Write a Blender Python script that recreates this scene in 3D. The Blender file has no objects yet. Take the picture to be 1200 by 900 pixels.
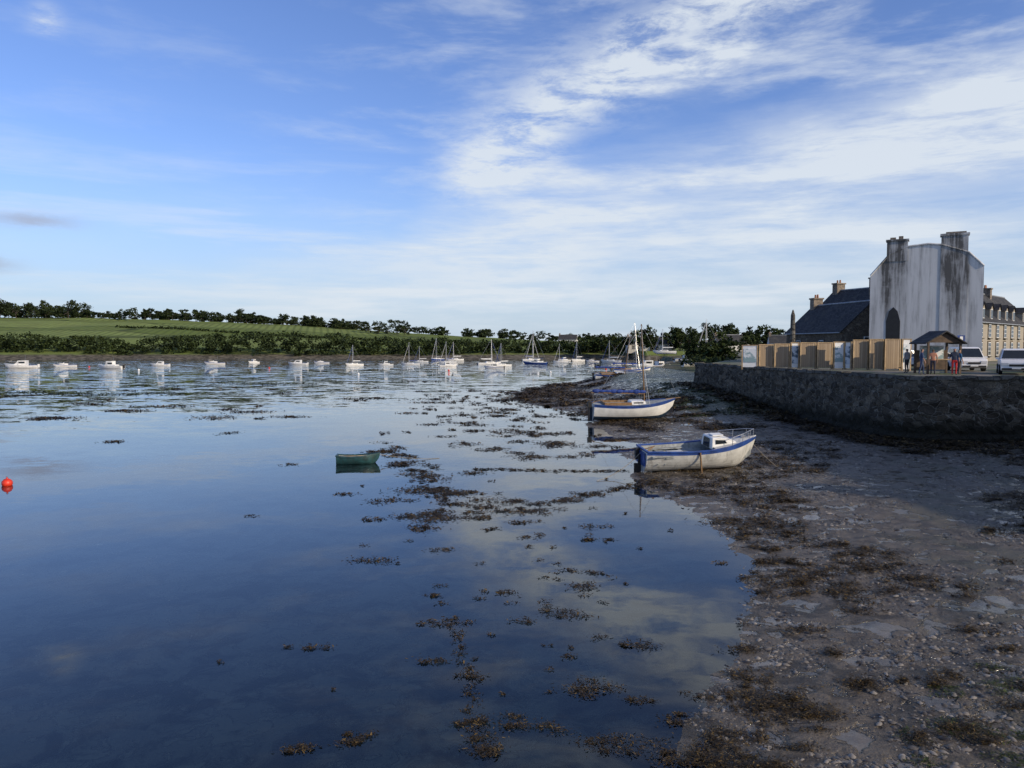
import bpy, math, random
import numpy as np
from mathutils import Vector, Matrix
random.seed(7); rng=np.random.default_rng(7)
sc=bpy.context.scene
sc.view_settings.view_transform='Standard'; sc.view_settings.look='None'; sc.view_settings.exposure=0
R=math.radians
# ------------------------------------------------------------------ node helpers
class NT:
    def __init__(s,nt): s.nt=nt; s.n=nt.nodes; s.l=nt.links
    def node(s,t,**k):
        n=s.n.new(t)
        for a,b in k.items(): setattr(n,a,b)
        return n
    def put(s,sock,v):
        if isinstance(v,bpy.types.NodeSocket): s.l.new(v,sock)
        elif v is not None: sock.default_value=v
    def m(s,op,a,b=None,c=None,clamp=False):
        n=s.node('ShaderNodeMath',operation=op,use_clamp=clamp)
        s.put(n.inputs[0],a)
        if b is not None: s.put(n.inputs[1],b)
        if c is not None: s.put(n.inputs[2],c)
        return n.outputs[0]
    def mr(s,v,a,b,c=0.,d=1.,smooth=True):
        n=s.node('ShaderNodeMapRange',interpolation_type='SMOOTHSTEP' if smooth else 'LINEAR')
        s.put(n.inputs[0],v); n.inputs[1].default_value=a;n.inputs[2].default_value=b;n.inputs[3].default_value=c;n.inputs[4].default_value=d
        return n.outputs[0]
    def mix(s,f,a,b,bt='MIX'):
        n=s.node('ShaderNodeMix',data_type='RGBA',blend_type=bt)
        s.put(n.inputs[0],f); 
        for k,v in ((6,a),(7,b)):
            if isinstance(v,tuple) and len(v)==3: v=(*v,1)
            s.put(n.inputs[k],v)
        return n.outputs[2]
    def noise(s,vec,scale,detail=5,rough=.55,dist=0,out=0):
        n=s.node('ShaderNodeTexNoise'); s.put(n.inputs['Vector'],vec)
        n.inputs['Scale'].default_value=scale;n.inputs['Detail'].default_value=detail
        n.inputs['Roughness'].default_value=rough;n.inputs['Distortion'].default_value=dist
        return n.outputs[out]
    def mapping(s,vec,sc_=(1,1,1),rot=(0,0,0),loc=(0,0,0)):
        n=s.node('ShaderNodeMapping'); s.put(n.inputs[0],vec)
        n.inputs['Location'].default_value=loc;n.inputs['Rotation'].default_value=rot;n.inputs['Scale'].default_value=sc_
        return n.outputs[0]
    def sep(s,vec):
        n=s.node('ShaderNodeSeparateXYZ'); s.put(n.inputs[0],vec); return n.outputs
    def comb(s,x,y,z):
        n=s.node('ShaderNodeCombineXYZ')
        for i,v in enumerate((x,y,z)): s.put(n.inputs[i],v)
        return n.outputs[0]
    def bump(s,h,strength=.5,dist=.05):
        n=s.node('ShaderNodeBump'); s.put(n.inputs['Height'],h)
        n.inputs['Strength'].default_value=strength;n.inputs['Distance'].default_value=dist
        return n.outputs[0]
def newmat(name):
    m=bpy.data.materials.new(name); m.use_nodes=True; t=NT(m.node_tree); b=t.n['Principled BSDF']; return m,t,b
def simple(name,col,rough=.6,var=.15,scale=3,metal=0,bump=0,dirt=None):
    m,t,b=newmat(name)
    tc=t.node('ShaderNodeTexCoord').outputs['Object']
    n=t.noise(tc,scale,6,.6)
    dark=tuple(c*(1-var*1.6) for c in col); lite=tuple(min(1,c*(1+var)) for c in col)
    c=t.mix(t.mr(n,.3,.7),dark,lite)
    if dirt:
        n2=t.noise(t.mapping(tc,(2.5,2.5,.7)),1.6,8,.7)
        c=t.mix(t.mr(n2,.48,.72,0,.75),c,dirt)
    t.put(b.inputs['Base Color'],c); b.inputs['Roughness'].default_value=rough; b.inputs['Metallic'].default_value=metal
    if bump: t.put(b.inputs['Normal'],t.bump(t.noise(tc,scale*6,5),bump,.02))
    return m
# ------------------------------------------------------------------ materials
M={}
M['white']=simple('white_paint',(.70,.70,.68),.35,.08,2)
M['whitedirty']=simple('weathered_white_paint',(.54,.54,.51),.5,.12,2,dirt=(.17,.16,.135))
M['blue']=simple('blue_paint',(.02,.06,.24),.4,.2,3)
M['navy']=simple('navy_antifouling',(.012,.03,.06),.6,.3,3)
M['teal']=simple('teal_paint',(.018,.065,.07),.5,.3,4,dirt=(.03,.04,.03))
M['grayin']=simple('boat_interior',(.28,.30,.30),.7,.2,4,dirt=(.10,.10,.08))
M['rubber']=simple('black_rubber',(.015,.015,.016),.6,.2)
M['glass']=simple('dark_glass',(.02,.025,.03),.08,.1)
M['metal']=simple('steel',(.45,.46,.48),.35,.1,4,.8)
M['mastwood']=simple('varnished_mast',(.22,.13,.06),.5,.2,5)
M['alu']=simple('aluminium_mast',(.62,.63,.65),.4,.05,3,.3)
M['sail']=simple('blue_sail_cover',(.015,.045,.22),.8,.2,5,bump=.4)
M['wood']=simple('larch_boards',(.42,.30,.17),.75,.25,3,bump=.3)
M['darkwood']=simple('dark_timber',(.09,.06,.04),.8,.25,4)
M['red']=simple('red_plastic',(.60,.035,.012),.45,.15)
M['rope']=simple('rope',(.25,.22,.17),.9,.2,30)
M['silver']=simple('silver_car_paint',(.42,.44,.46),.25,.05,2,.5)
M['carwhite']=simple('white_car_paint',(.75,.75,.76),.2,.03,2)
M['carblue']=simple('blue_car_paint',(.03,.06,.14),.2,.05,2)
M['lamp']=simple('lamp_lens',(.6,.6,.62),.1,.05)
M['lampr']=simple('red_lens',(.35,.01,.01),.15,.05)
M['frame']=simple('window_frame',(.65,.65,.63),.5,.08)
M['brick']=simple('chimney_stone',(.20,.16,.12),.85,.35,4,bump=.5)
M['terracotta']=simple('chimney_pot',(.32,.14,.07),.8,.2,6)
M['zinc']=simple('zinc',(.25,.27,.29),.5,.2,3)

def leafmat(name,dark,lite):
    m,t,b=newmat(name)
    g=t.node('ShaderNodeNewGeometry')
    n=t.noise(g.outputs['Position'],.12,4)
    f=t.m('ADD',t.m('MULTIPLY',g.outputs['Random Per Island'],.5),t.m('MULTIPLY',t.mr(n,.35,.65),.5))
    t.put(b.inputs['Base Color'],t.mix(f,dark,lite)); b.inputs['Roughness'].default_value=.85
    b.inputs['Specular IOR Level'].default_value=.2
    return m
M['leaf']=leafmat('foliage',(.010,.018,.006),(.048,.070,.018))
M['leafpine']=leafmat('pine_foliage',(.012,.022,.010),(.045,.062,.020))
M['bark']=simple('bark',(.07,.055,.045),.9,.3,2)
def weedm(name,a_,b_,mid):
    m,t,b=newmat(name); g=t.node('ShaderNodeNewGeometry'); r=g.outputs['Random Per Island']
    c=t.mix(r,a_,mid); c=t.mix(t.mr(r,.72,1.,0,1),c,b_)
    t.put(b.inputs['Base Color'],c); b.inputs['Roughness'].default_value=.6; b.inputs['Specular IOR Level'].default_value=.25; M[name]=m
weedm('seaweed',(.010,.007,.003),(.15,.098,.030),(.050,.031,.011)); M['weed']=M['seaweed']
weedm('algae',(.016,.024,.006),(.09,.11,.025),(.04,.052,.015))
m,t,b=newmat('pebble'); g=t.node('ShaderNodeNewGeometry')
t.put(b.inputs['Base Color'],t.mix(t.m('POWER',g.outputs['Random Per Island'],1.6),(.028,.023,.018),(.26,.23,.19))); b.inputs['Roughness'].default_value=.4; M['pebble']=m

def stone(name,c1,c2,mortar,scale,tidal=False,stretch=1.6):
    m,t,b=newmat(name); g=t.node('ShaderNodeNewGeometry').outputs['Position']
    wn=t.node('ShaderNodeTexNoise'); t.put(wn.inputs['Vector'],g); wn.inputs['Scale'].default_value=1.5
    v=t.node('ShaderNodeVectorMath',operation='MULTIPLY_ADD'); t.put(v.inputs[0],wn.outputs['Color']); v.inputs[1].default_value=(.35,.35,.35); t.put(v.inputs[2],g)
    mp=t.mapping(v.outputs[0],(1,1,stretch))
    vo=t.node('ShaderNodeTexVoronoi',feature='DISTANCE_TO_EDGE'); t.put(vo.inputs['Vector'],mp); vo.inputs['Scale'].default_value=scale
    vc=t.node('ShaderNodeTexVoronoi'); t.put(vc.inputs['Vector'],mp); vc.inputs['Scale'].default_value=scale
    cc=t.sep(vc.outputs['Color'])
    c=t.mix(t.m('POWER',cc[0],1.4),c1,c2)
    fine=t.noise(g,9,6,.7); c=t.mix(t.mr(fine,.35,.7,0,.6),c,tuple(x*.4 for x in c1))
    big=t.noise(g,.5,5,.6); c=t.mix(t.mr(big,.42,.66,0,.55),c,tuple(x*.5 for x in c1))
    edge=t.mr(vo.outputs[0],.015,.08); c=t.mix(edge,t.mix(t.mr(fine,.4,.6),mortar,tuple(x*.5 for x in mortar)),c)
    if tidal:
        z=t.sep(g)[2]; zz=t.m('ADD',z,t.m('MULTIPLY',t.m('SUBTRACT',big,.5),2.2))
        c=t.mix(t.mr(zz,.8,1.8,.94,0),c,(.014,.013,.007))
        c=t.mix(t.mr(zz,3.0,3.9,0,.35),c,(.16,.15,.13))
        drip=t.noise(t.mapping(g,(2.2,2.2,.12)),1.,6,.6); c=t.mix(t.mr(drip,.5,.68,0,.6),c,(.03,.028,.022))
    t.put(b.inputs['Base Color'],c); b.inputs['Roughness'].default_value=.9; b.inputs['Specular IOR Level'].default_value=.25
    t.put(b.inputs['Normal'],t.bump(t.m('ADD',t.m('MULTIPLY',edge,.8),t.m('MULTIPLY',fine,.5)),1.,.12))
    return m
M['quaystone']=stone('quay_stone',(.045,.037,.028),(.26,.215,.155),(.24,.215,.17),1.7,True,1.7)
M['coping']=stone('coping_stone',(.12,.115,.10),(.24,.225,.195),(.11,.10,.085),.9)
M['housestone']=stone('house_stone',(.13,.10,.075),(.27,.22,.16),(.22,.19,.15),2.6)
def slate(name):
    m,t,b=newmat(name); tc=t.node('ShaderNodeTexCoord').outputs['Object']
    br=t.node('ShaderNodeTexBrick'); s=t.sep(tc); t.put(br.inputs['Vector'],t.comb(t.m('ADD',s[0],s[1]),t.m('MULTIPLY',s[2],1.3),0))
    br.inputs['Scale'].default_value=1.; br.inputs['Brick Width'].default_value=.35;br.inputs['Row Height'].default_value=.22;br.inputs['Mortar Size'].default_value=.015
    br.inputs['Color1'].default_value=(.035,.036,.040,1);br.inputs['Color2'].default_value=(.07,.070,.073,1);br.inputs['Mortar'].default_value=(.015,.015,.018,1)
    n=t.noise(tc,.8,6,.7)
    t.put(b.inputs['Base Color'],t.mix(t.mr(n,.5,.75,0,.5),br.outputs[0],(.12,.11,.085))); b.inputs['Roughness'].default_value=.85; b.inputs['Specular IOR Level'].default_value=.2
    t.put(b.inputs['Normal'],t.bump(br.outputs[1],-.5,.02)); return m
M['slate']=slate('slate_roof')
def render_wall(name,col,dark,amt=1.):
    m,t,b=newmat(name); tc=t.node('ShaderNodeTexCoord').outputs['Object']; s=t.sep(tc)
    st=t.noise(t.mapping(tc,(1.5,1.5,.13)),1.1,9,.68)
    bl=t.noise(tc,.45,6,.65)
    x=s[0]; z=s[2]
    def col_at(x0,w,z0,z1):
        d=t.m('ABSOLUTE',t.m('SUBTRACT',x,x0)); return t.m('MULTIPLY',t.mr(d,w*.45,w,1,0),t.mr(z,z0,z1,0,1))
    k=t.m('ADD',col_at(-2.8,1.7,6.0,14.),col_at(2.4,1.7,4.5,12.))
    f=t.m('ADD',t.mr(st,.44,.72,0,.75),t.m('MULTIPLY',k,t.mr(st,.28,.58,.15,1.)))
    f=t.m('MULTIPLY',f,t.mr(bl,.3,.6,.5,1.)); f=t.m('ADD',f,t.mr(z,6.5,3.8,0,.35)); f=t.m('MULTIPLY',f,amt,clamp=True)
    t.put(b.inputs['Base Color'],t.mix(f,col,dark)); b.inputs['Roughness'].default_value=.85
    t.put(b.inputs['Normal'],t.bump(t.noise(tc,12,5),.25,.02)); return m
M['gable']=render_wall('stained_white_render',(.58,.575,.565),(.09,.087,.083))
M['cream']=render_wall('cream_render',(.31,.275,.22),(.17,.15,.12),.6)
M['houseswhite']=render_wall('white_render',(.6,.59,.56),(.3,.29,.27),.5)

def poster(name,a,b_,seed):
    m,t,b=newmat(name); tc=t.node('ShaderNodeTexCoord').outputs['Object']
    n=t.noise(t.mapping(tc,(1.2,1.2,1.8),loc=(seed,seed,0)),1.3,3)
    t.put(b.inputs['Base Color'],t.mix(t.mr(n,.45,.55),a,b_)); b.inputs['Roughness'].default_value=.4; return m
M['p1']=poster('photo_print_a',(.7,.72,.72),(.25,.35,.36),3); M['p2']=poster('photo_print_b',(.05,.09,.13),(.5,.55,.6),8)
M['paper']=simple('white_board',(.76,.76,.74),.5,.05)
m,t,b=newmat('vertical_slats'); tc=t.node('ShaderNodeTexCoord').outputs['Object']; s=t.sep(tc)
w=t.m('FRACT',t.m('MULTIPLY',s[0],6.)); e=t.mr(t.m('ABSOLUTE',t.m('SUBTRACT',w,.5)),.42,.48,1,0); e=t.m('SUBTRACT',1.,e)
wn=t.node('ShaderNodeTexWhiteNoise',noise_dimensions='1D'); t.put(wn.inputs['W'],t.m('FLOOR',t.m('MULTIPLY',s[0],6.)))
c=t.mix(wn.outputs['Value'],(.30,.22,.14),(.42,.325,.22)); c=t.mix(t.mr(t.noise(t.mapping(tc,(6,6,.8)),2,5),.4,.7,0,.4),c,(.22,.17,.12))
t.put(b.inputs['Base Color'],t.mix(e,c,(.10,.07,.04))); b.inputs['Roughness'].default_value=.8; M['slats']=m

# mud
m,t,b=newmat('mud'); g=t.node('ShaderNodeNewGeometry').outputs['Position']; s=t.sep(g)
n1=t.noise(g,.5,6,.6); n2=t.noise(g,3.2,9,.72); n3=t.noise(g,14,6,.7); n4=t.noise(t.mapping(g,(1,1,1),loc=(40,9,0)),.9,8,.68,.6)
c=t.mix(t.mr(n2,.35,.66),(.032,.025,.018),(.130,.106,.079))
c=t.mix(t.mr(n1,.42,.62,0,.55),c,(.150,.126,.098))
c=t.mix(t.mr(n3,.58,.70,0,.6),c,(.25,.225,.19))
c=t.mix(t.mr(n4,.51,.60,0,.85),c,(.021,.015,.008))
rt=t.m('SUBTRACT',s[0],t.m('MULTIPLY',s[1],.42)); gm=t.m('MULTIPLY',t.mr(n1,.46,.56),t.mr(rt,1.2,3.5))
c=t.mix(t.m('MULTIPLY',gm,.45),c,(.030,.036,.012))
c=t.mix(t.m('MULTIPLY',t.mr(s[1],52,64),t.mr(s[0],11,15,0,.8)),c,(.05,.065,.015))
under=t.mr(s[2],-.10,-.01,0,1)
c=t.mix(under,t.mix(t.mr(n4,.44,.58),(.27,.25,.17),(.04,.04,.022)),c)
t.put(b.inputs['Base Color'],c)
pud=t.mr(t.noise(t.mapping(g,(1,1,1),loc=(3,77,0)),1.9,5,.55,.4),.52,.58)
t.put(b.inputs['Roughness'],t.mix(pud,(.50,)*3,(.06,)*3))
h=t.m('ADD',t.m('MULTIPLY',n2,1.),t.m('MULTIPLY',n3,.45)); h=t.m('MULTIPLY',h,t.m('SUBTRACT',1.,t.m('MULTIPLY',pud,.9)))
t.put(b.inputs['Normal'],t.bump(h,1.,.11)); M['mud']=m
# fields
m,t,b=newmat('hill_fields'); g=t.node('ShaderNodeNewGeometry').outputs['Position']; s=t.sep(g)
vo=t.node('ShaderNodeTexVoronoi'); t.put(vo.inputs['Vector'],t.mapping(g,(.0065,.016,0))); vo.inputs['Scale'].default_value=1
cc=t.sep(vo.outputs['Color']); c=t.mix(cc[0],(.115,.155,.035),(.20,.25,.075))
rows=t.m('SINE',t.m('MULTIPLY',t.m('ADD',s[0],t.m('MULTIPLY',s[1],.25)),1.3)); c=t.mix(t.m('MULTIPLY',t.mr(rows,-.2,.9),t.mr(cc[1],.3,.4,0.1,.6)),c,(.065,.095,.022))
ve=t.node('ShaderNodeTexVoronoi',feature='DISTANCE_TO_EDGE'); t.put(ve.inputs['Vector'],t.mapping(g,(.0065,.016,0))); ve.inputs['Scale'].default_value=1
c=t.mix(t.mr(ve.outputs[0],.01,.025,.8,0),c,(.025,.04,.012))
nn=t.noise(g,.08,6,.6); c=t.mix(t.mr(nn,.4,.65,0,.4),c,(.12,.13,.045))
sh=t.m('ADD',s[2],t.m('MULTIPLY',t.noise(g,.3,5),1.2)); c=t.mix(t.mr(sh,2.,2.9),t.mix(t.mr(t.noise(g,.5,6,.7),.4,.6),(.05,.045,.035),(.17,.15,.115)),c)
t.put(b.inputs['Base Color'],c); b.inputs['Roughness'].default_value=1.; b.inputs['Specular IOR Level'].default_value=.1; M['field']=m
m,t,b=newmat('quay_ground'); g=t.node('ShaderNodeNewGeometry').outputs['Position']
c=t.mix(t.mr(t.noise(g,.35,6,.6),.42,.58),(.05,.075,.02),(.16,.145,.12)); t.put(b.inputs['Base Color'],c); b.inputs['Roughness'].default_value=.9; M['quayground']=m
# water: sky mirror over a see-through bed; ripples grow away from the sheltered shore
m=bpy.data.materials.new('estuary_water'); m.use_nodes=True; t=NT(m.node_tree); t.n.clear()
g=t.node('ShaderNodeNewGeometry').outputs['Position']; s=t.sep(g)
far=t.mr(t.m('SUBTRACT',s[1],t.m('MULTIPLY',s[0],.8)),40,180,0.,1)
calm=t.noise(t.mapping(g,(.25,1,1)),.05,4,.6)
amp=t.m('ADD',t.m('MULTIPLY',far,t.mr(calm,.3,.62,.09,.22)),t.m('MULTIPLY',t.mr(calm,.42,.62),.008)); amp=t.m('ADD',amp,.0035)
def grad(sc_,seed,det,rough):
    q=t.sep(t.noise(t.mapping(g,(.55,1,1),loc=(seed,seed,0)),sc_,det,rough,0,1)); return q
qa=grad(2.2,0,3,.6); qb=grad(.5,30,2,.5)
def ax(i): return t.m('MULTIPLY',t.m('SUBTRACT',t.m('ADD',qa[i],qb[i]),1.),amp)
vn_=t.node('ShaderNodeVectorMath',operation='NORMALIZE'); t.put(vn_.inputs[0],t.comb(t.m('MULTIPLY',ax(0),.6),t.m('MULTIPLY',ax(1),1.6),1.)); bp=vn_.outputs[0]
fr=t.node('ShaderNodeFresnel'); fr.inputs['IOR'].default_value=1.45; t.put(fr.inputs['Normal'],bp)
gl=t.node('ShaderNodeBsdfGlossy'); gl.inputs['Roughness'].default_value=.015; gl.inputs['Color'].default_value=(1,1,1,1); t.put(gl.inputs['Normal'],bp)
tr=t.node('ShaderNodeBsdfTransparent'); tr.inputs['Color'].default_value=(.80,.88,.85,1)
mx=t.node('ShaderNodeMixShader'); t.l.new(fr.outputs[0],mx.inputs[0]); t.l.new(tr.outputs[0],mx.inputs[1]); t.l.new(gl.outputs[0],mx.inputs[2])
o=t.node('ShaderNodeOutputMaterial'); t.l.new(mx.outputs[0],o.inputs[0]); M['water']=m
# ------------------------------------------------------------------ mesh accumulator
class Acc:
    def __init__(s): s.v=[];s.f=[];s.m=[];s.s=[];s.mats=[]
    def mi(s,k):
        if k not in s.mats: s.mats.append(k)
        return s.mats.index(k)
    def add(s,vs,fs,mat,smooth=False):
        o=len(s.v); s.v+= [tuple(p) for p in vs]; k=s.mi(mat)
        for f in fs: s.f.append(tuple(i+o for i in f)); s.m.append(k); s.s.append(smooth)
    def box(s,c,d,mat,rz=0,top=(1,1),ry=0):
        x,y,z=d[0]/2,d[1]/2,d[2]/2; tx,ty=top
        vs=[(-x,-y,-z),(x,-y,-z),(x,y,-z),(-x,y,-z),(-x*tx,-y*ty,z),(x*tx,-y*ty,z),(x*tx,y*ty,z),(-x*tx,y*ty,z)]
        mt=Matrix.Translation(c)@Matrix.Rotation(rz,4,'Z')@Matrix.Rotation(ry,4,'Y')
        s.add([mt@Vector(v) for v in vs],[(0,3,2,1),(4,5,6,7),(0,1,5,4),(1,2,6,5),(2,3,7,6),(3,0,4,7)],mat)
    def cyl(s,p,q,r0,r1,mat,n=8,cap=True):
        p=Vector(p);q=Vector(q);d=(q-p).normalized(); a=d.orthogonal().normalized(); b=d.cross(a)
        vs=[p+(a*math.cos(2*math.pi*i/n)+b*math.sin(2*math.pi*i/n))*r0 for i in range(n)]+[q+(a*math.cos(2*math.pi*i/n)+b*math.sin(2*math.pi*i/n))*r1 for i in range(n)]
        fs=[(i,(i+1)%n,n+(i+1)%n,n+i) for i in range(n)]
        s.add(vs,fs,mat,n>5)
        if cap: s.add(vs,[tuple(range(n-1,-1,-1)),tuple(range(n,2*n))],mat)
    def path(s,pts,r,mat,n=6):
        for a,b in zip(pts[:-1],pts[1:]): s.cyl(a,b,r,r,mat,n,False)
    def ball(s,c,r,mat,nu=12,nv=8):
        vs=[];fs=[]
        for j in range(nv+1):
            th=math.pi*j/nv
            for i in range(nu):
                ph=2*math.pi*i/nu; vs.append((c[0]+r[0]*math.sin(th)*math.cos(ph),c[1]+r[1]*math.sin(th)*math.sin(ph),c[2]+r[2]*math.cos(th)))
        for j in range(nv):
            for i in range(nu): fs.append((j*nu+i,(j+1)*nu+i,(j+1)*nu+(i+1)%nu,j*nu+(i+1)%nu))
        s.add(vs,fs,mat,True)
    def prism(s,poly,y0,y1,mat):
        n=len(poly); vs=[(x,y0,z) for x,z in poly]+[(x,y1,z) for x,z in poly]
        fs=[tuple(range(n)),tuple(range(2*n-1,n-1,-1))]+[(i,n+i,n+(i+1)%n,(i+1)%n) for i in range(n)]
        s.add(vs,fs,mat)
    def mesh(s,name):
        me=bpy.data.meshes.new(name); me.from_pydata(s.v,[],s.f); 
        for k in s.mats: me.materials.append(M[k])
        me.polygons.foreach_set('material_index',s.m); me.polygons.foreach_set('use_smooth',s.s); me.update(); return me
    def build(s,name,loc=(0,0,0),rot=(0,0,0),parent=None):
        o=bpy.data.objects.new(name,s.mesh(name)); sc.collection.objects.link(o); o.location=loc;o.rotation_euler=rot
        if parent: o.parent=parent
        return o
def empty(name,loc,rot=(0,0,0)):
    e=bpy.data.objects.new(name,None); sc.collection.objects.link(e); e.location=loc; e.rotation_euler=rot; e.empty_display_size=.3; return e
def npmesh(name,V,F,mats,midx=None,smooth=False):
    me=bpy.data.meshes.new(name); V=np.asarray(V,dtype=np.float32); F=np.asarray(F,dtype=np.int32); k=F.shape[1]
    me.vertices.add(len(V)); me.vertices.foreach_set('co',V.ravel())
    me.loops.add(F.size); me.loops.foreach_set('vertex_index',F.ravel())
    me.polygons.add(len(F)); me.polygons.foreach_set('loop_start',np.arange(0,F.size,k,dtype=np.int32)); me.polygons.foreach_set('loop_total',np.full(len(F),k,dtype=np.int32))
    for q in mats: me.materials.append(M[q])
    if midx is not None: me.polygons.foreach_set('material_index',np.asarray(midx,dtype=np.int32))
    if smooth: me.polygons.foreach_set('use_smooth',np.ones(len(F),dtype=bool))
    me.update(calc_edges=True); me.validate()
    o=bpy.data.objects.new(name,me); sc.collection.objects.link(o); return o
# ------------------------------------------------------------------ terrain
T=rng.random((256,256))
def vn(x,y):
    xi=np.floor(x).astype(int);yi=np.floor(y).astype(int);fx=x-xi;fy=y-yi;fx=fx*fx*(3-2*fx);fy=fy*fy*(3-2*fy)
    a=T[xi&255,yi&255];b=T[(xi+1)&255,yi&255];c=T[xi&255,(yi+1)&255];d=T[(xi+1)&255,(yi+1)&255]
    return (a*(1-fx)+b*fx)*(1-fy)+(c*(1-fx)+d*fx)*fy
def fbm(x,y,o=5):
    r=0;a=.5;
    for i in range(o): r=r+a*(vn(x,y)-.5); x=x*2.03+17;y=y*2.03+5;a*=.5
    return r
SY=[0,6,10,12.8,16,19.8,23.5,27,30.6,34.8,43.9,53,63,77.6,92,107,123,163,230,300,315,3000]
SX=[-1,.6,2.3,3.6,5.1,6.2,6.5,6.0,5.1,5.6,6.8,5.9,5.6,.9,.5,4.8,13.7,29,50,58,58,58]
sm=lambda t:np.clip(t,0,1)**2*(3-2*np.clip(t,0,1))
def height(x,y):
    x=np.asarray(x,float);y=np.asarray(y,float)
    xs=np.interp(y,SY,SX)+fbm(x*.35,y*.35,4)*1.5*np.clip(y/30,.4,4)
    d=x-xs
    land=.03*np.clip(d,0,4)+.012*np.clip(d-4,0,None)
    land=land+sm((y-48)/28)*sm((x-8)/9)*1.5
    land=np.where(y>110,np.maximum(land,.06*d),land); land=np.minimum(land,3.4)
    sea=np.maximum(.04*d,-2.2)
    h=np.where(d>0,land,sea)
    nr=np.clip(1-(y-60)/60,0,1)
    micro=fbm(x*1.1,y*1.1,5)*.14+fbm(x*4.5+9,y*4.5,4)*.09
    h=h+micro*nr*np.clip(.25+np.abs(d)/3,0,1)
    yb=315+fbm(x*.02,x*0+3.3,4)*30
    zt=np.interp(x,[-2500,-400,-330,-267,-167,-100,0,67,400,2500],[33,28,27,25.5,21.5,16.5,10.5,8,7,7])
    u=y-yb
    hill=np.interp(u,[-25,0,10,22],[-2.2,0,1.5,3.])+(zt-3)*np.clip((u-22)/265,0,1)**.85+fbm(x*.03,y*.03,4)*2*np.clip(u/60,0,1)
    h=np.where(y>290,np.maximum(hill,np.where((x>50),3.4,-2.2)),h)
    return h
nr_,nc_=760,440
ys=np.geomspace(9,4009,nr_)-7
tt=np.linspace(-1,1,nc_); tt=tt*.95+.05*tt**3
Yg=np.repeat(ys[:,None],nc_,1); Xg=tt[None,:]*(ys[:,None]*.85+8)
Zg=height(Xg,Yg)
V=np.stack([Xg.ravel(),Yg.ravel(),Zg.ravel()],1)
idx=np.arange(nr_*nc_).reshape(nr_,nc_); F=np.stack([idx[:-1,:-1].ravel(),idx[:-1,1:].ravel(),idx[1:,1:].ravel(),idx[1:,:-1].ravel()],1)
yc=Yg[:-1,:-1].ravel(); xc=Xg[:-1,:-1].ravel()
mi=((yc>285)|((yc>100)&(xc>26)&(Zg[:-1,:-1].ravel()>1.2))).astype(int)
npmesh('ground',V,F,['mud','field'],mi,True)
a=Acc(); a.add([(-4000,-60,0),(4000,-60,0),(4000,4000,0),(-4000,4000,0)],[(0,1,2,3)],'water'); a.build('estuary_water')
# ------------------------------------------------------------------ ribbon scatter (seaweed)
def ribbons(P,size,asp=.3,lift=.5,flat=.25):
    n=len(P); th=rng.random(n)*2*np.pi; d=np.stack([np.cos(th),np.sin(th),(rng.random(n)-.5)*flat*2],1)
    w=np.stack([-np.sin(th),np.cos(th),(rng.random(n)-.5)*flat*2],1)
    L=size*(.5+rng.random(n)); Wd=L*asp*(.6+.8*rng.random(n))
    P=np.asarray(P)
    a=P-d*L[:,None]/2-w*Wd[:,None]/2; b=P+d*L[:,None]/2-w*Wd[:,None]/3; c=P+d*L[:,None]/2+w*Wd[:,None]/3; e=P-d*L[:,None]/2+w*Wd[:,None]/2
    V=np.stack([a,b,c,e],1).reshape(-1,3); F=np.arange(4*n).reshape(n,4); return V,F
class Soup:
    def __init__(s): s.V=[];s.F=[];s.n=0
    def put(s,V,F): s.V.append(V); s.F.append(F+s.n); s.n+=len(V)
    def obj(s,name,mat): return npmesh(name,np.concatenate(s.V),np.concatenate(s.F),[mat])
def patch(soup,x,y,w,l=None,dens=1.,z=None,size=None,rot=0,pile=.035):
    l=l or w*.75; size=size or max(.04,.0036*y)
    n=int(min(3200,max(20,dens*w*l/(size*size*.3))))
    k=rng.integers(4,9); cx=rng.normal(0,.28,k);cy=rng.normal(0,.28,k);cr=rng.random(k)*.22+.06
    j=rng.integers(0,k,n); px=(cx[j]+rng.normal(0,1,n)*cr[j])*w; py=(cy[j]+rng.normal(0,1,n)*cr[j])*l
    c,s_=math.cos(rot),math.sin(rot); X=x+px*c-py*s_; Y=y+px*s_+py*c
    g=height(X,Y); Z=np.maximum(g,0.0)+.004+rng.random(n)*pile*(size/.06)**.5
    soup.put(*ribbons(np.stack([X,Y,Z],1),size,flat=.35))
sw=Soup()
PL=[(-6.5,40.4,2),(-5.2,36,1.6),(-3.6,32.6,1.5),(-3.1,29.7,2),(-1.9,29.2,1.8),(-3.1,25.2,1.8),(-2.2,24.6,1.6),(-4.4,24.6,.8),(0,27.3,1.4),(.6,25.9,1.4),(.3,24,.8),(-2.6,23.3,1.1),
(2.9,28.8,1),(4,30.2,.8),(2.1,27.6,1),(2.6,23.5,.7),(2.3,21.9,.8),(.4,22.2,.5),(-3.7,19.8,.8),(1.4,18.9,.5),(2,18.7,.6),(1.6,17.6,.7),(-.2,17.2,.5),(-.7,16.8,.25),(-1.7,17,.45),(-1.3,15.3,.6),(1,15.8,.8),(.2,15.3,.4),
(5.4,19.6,.4),(2.3,14,.6),(1.7,14.5,.3),(-3.7,14,.5),(-1.3,13.4,.5),(-.65,12.8,.45),(1.2,12.2,.8),(-.5,11,.8),(-2.3,10.6,.6),(-3.1,10.5,.5),(2.5,11.3,.5),(1.5,10.6,.7),(.3,11.1,.6),(2.1,11.9,.4),(-8.5,25,.4),(-10.4,36,.8),(-6.2,28.8,.8),
(-35,59,4),(-23.5,44.6,1.4),(-33,66,3),(-18,49,1.2),(-1.5,33.5,1.2),(-4.3,27.6,1.2),(-.6,23.1,.6),(-2,20.8,.6),(-1.2,26.6,.9),(-.4,10.4,.6),(2.3,10.2,.7),(3.,12.0,.4)]
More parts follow.
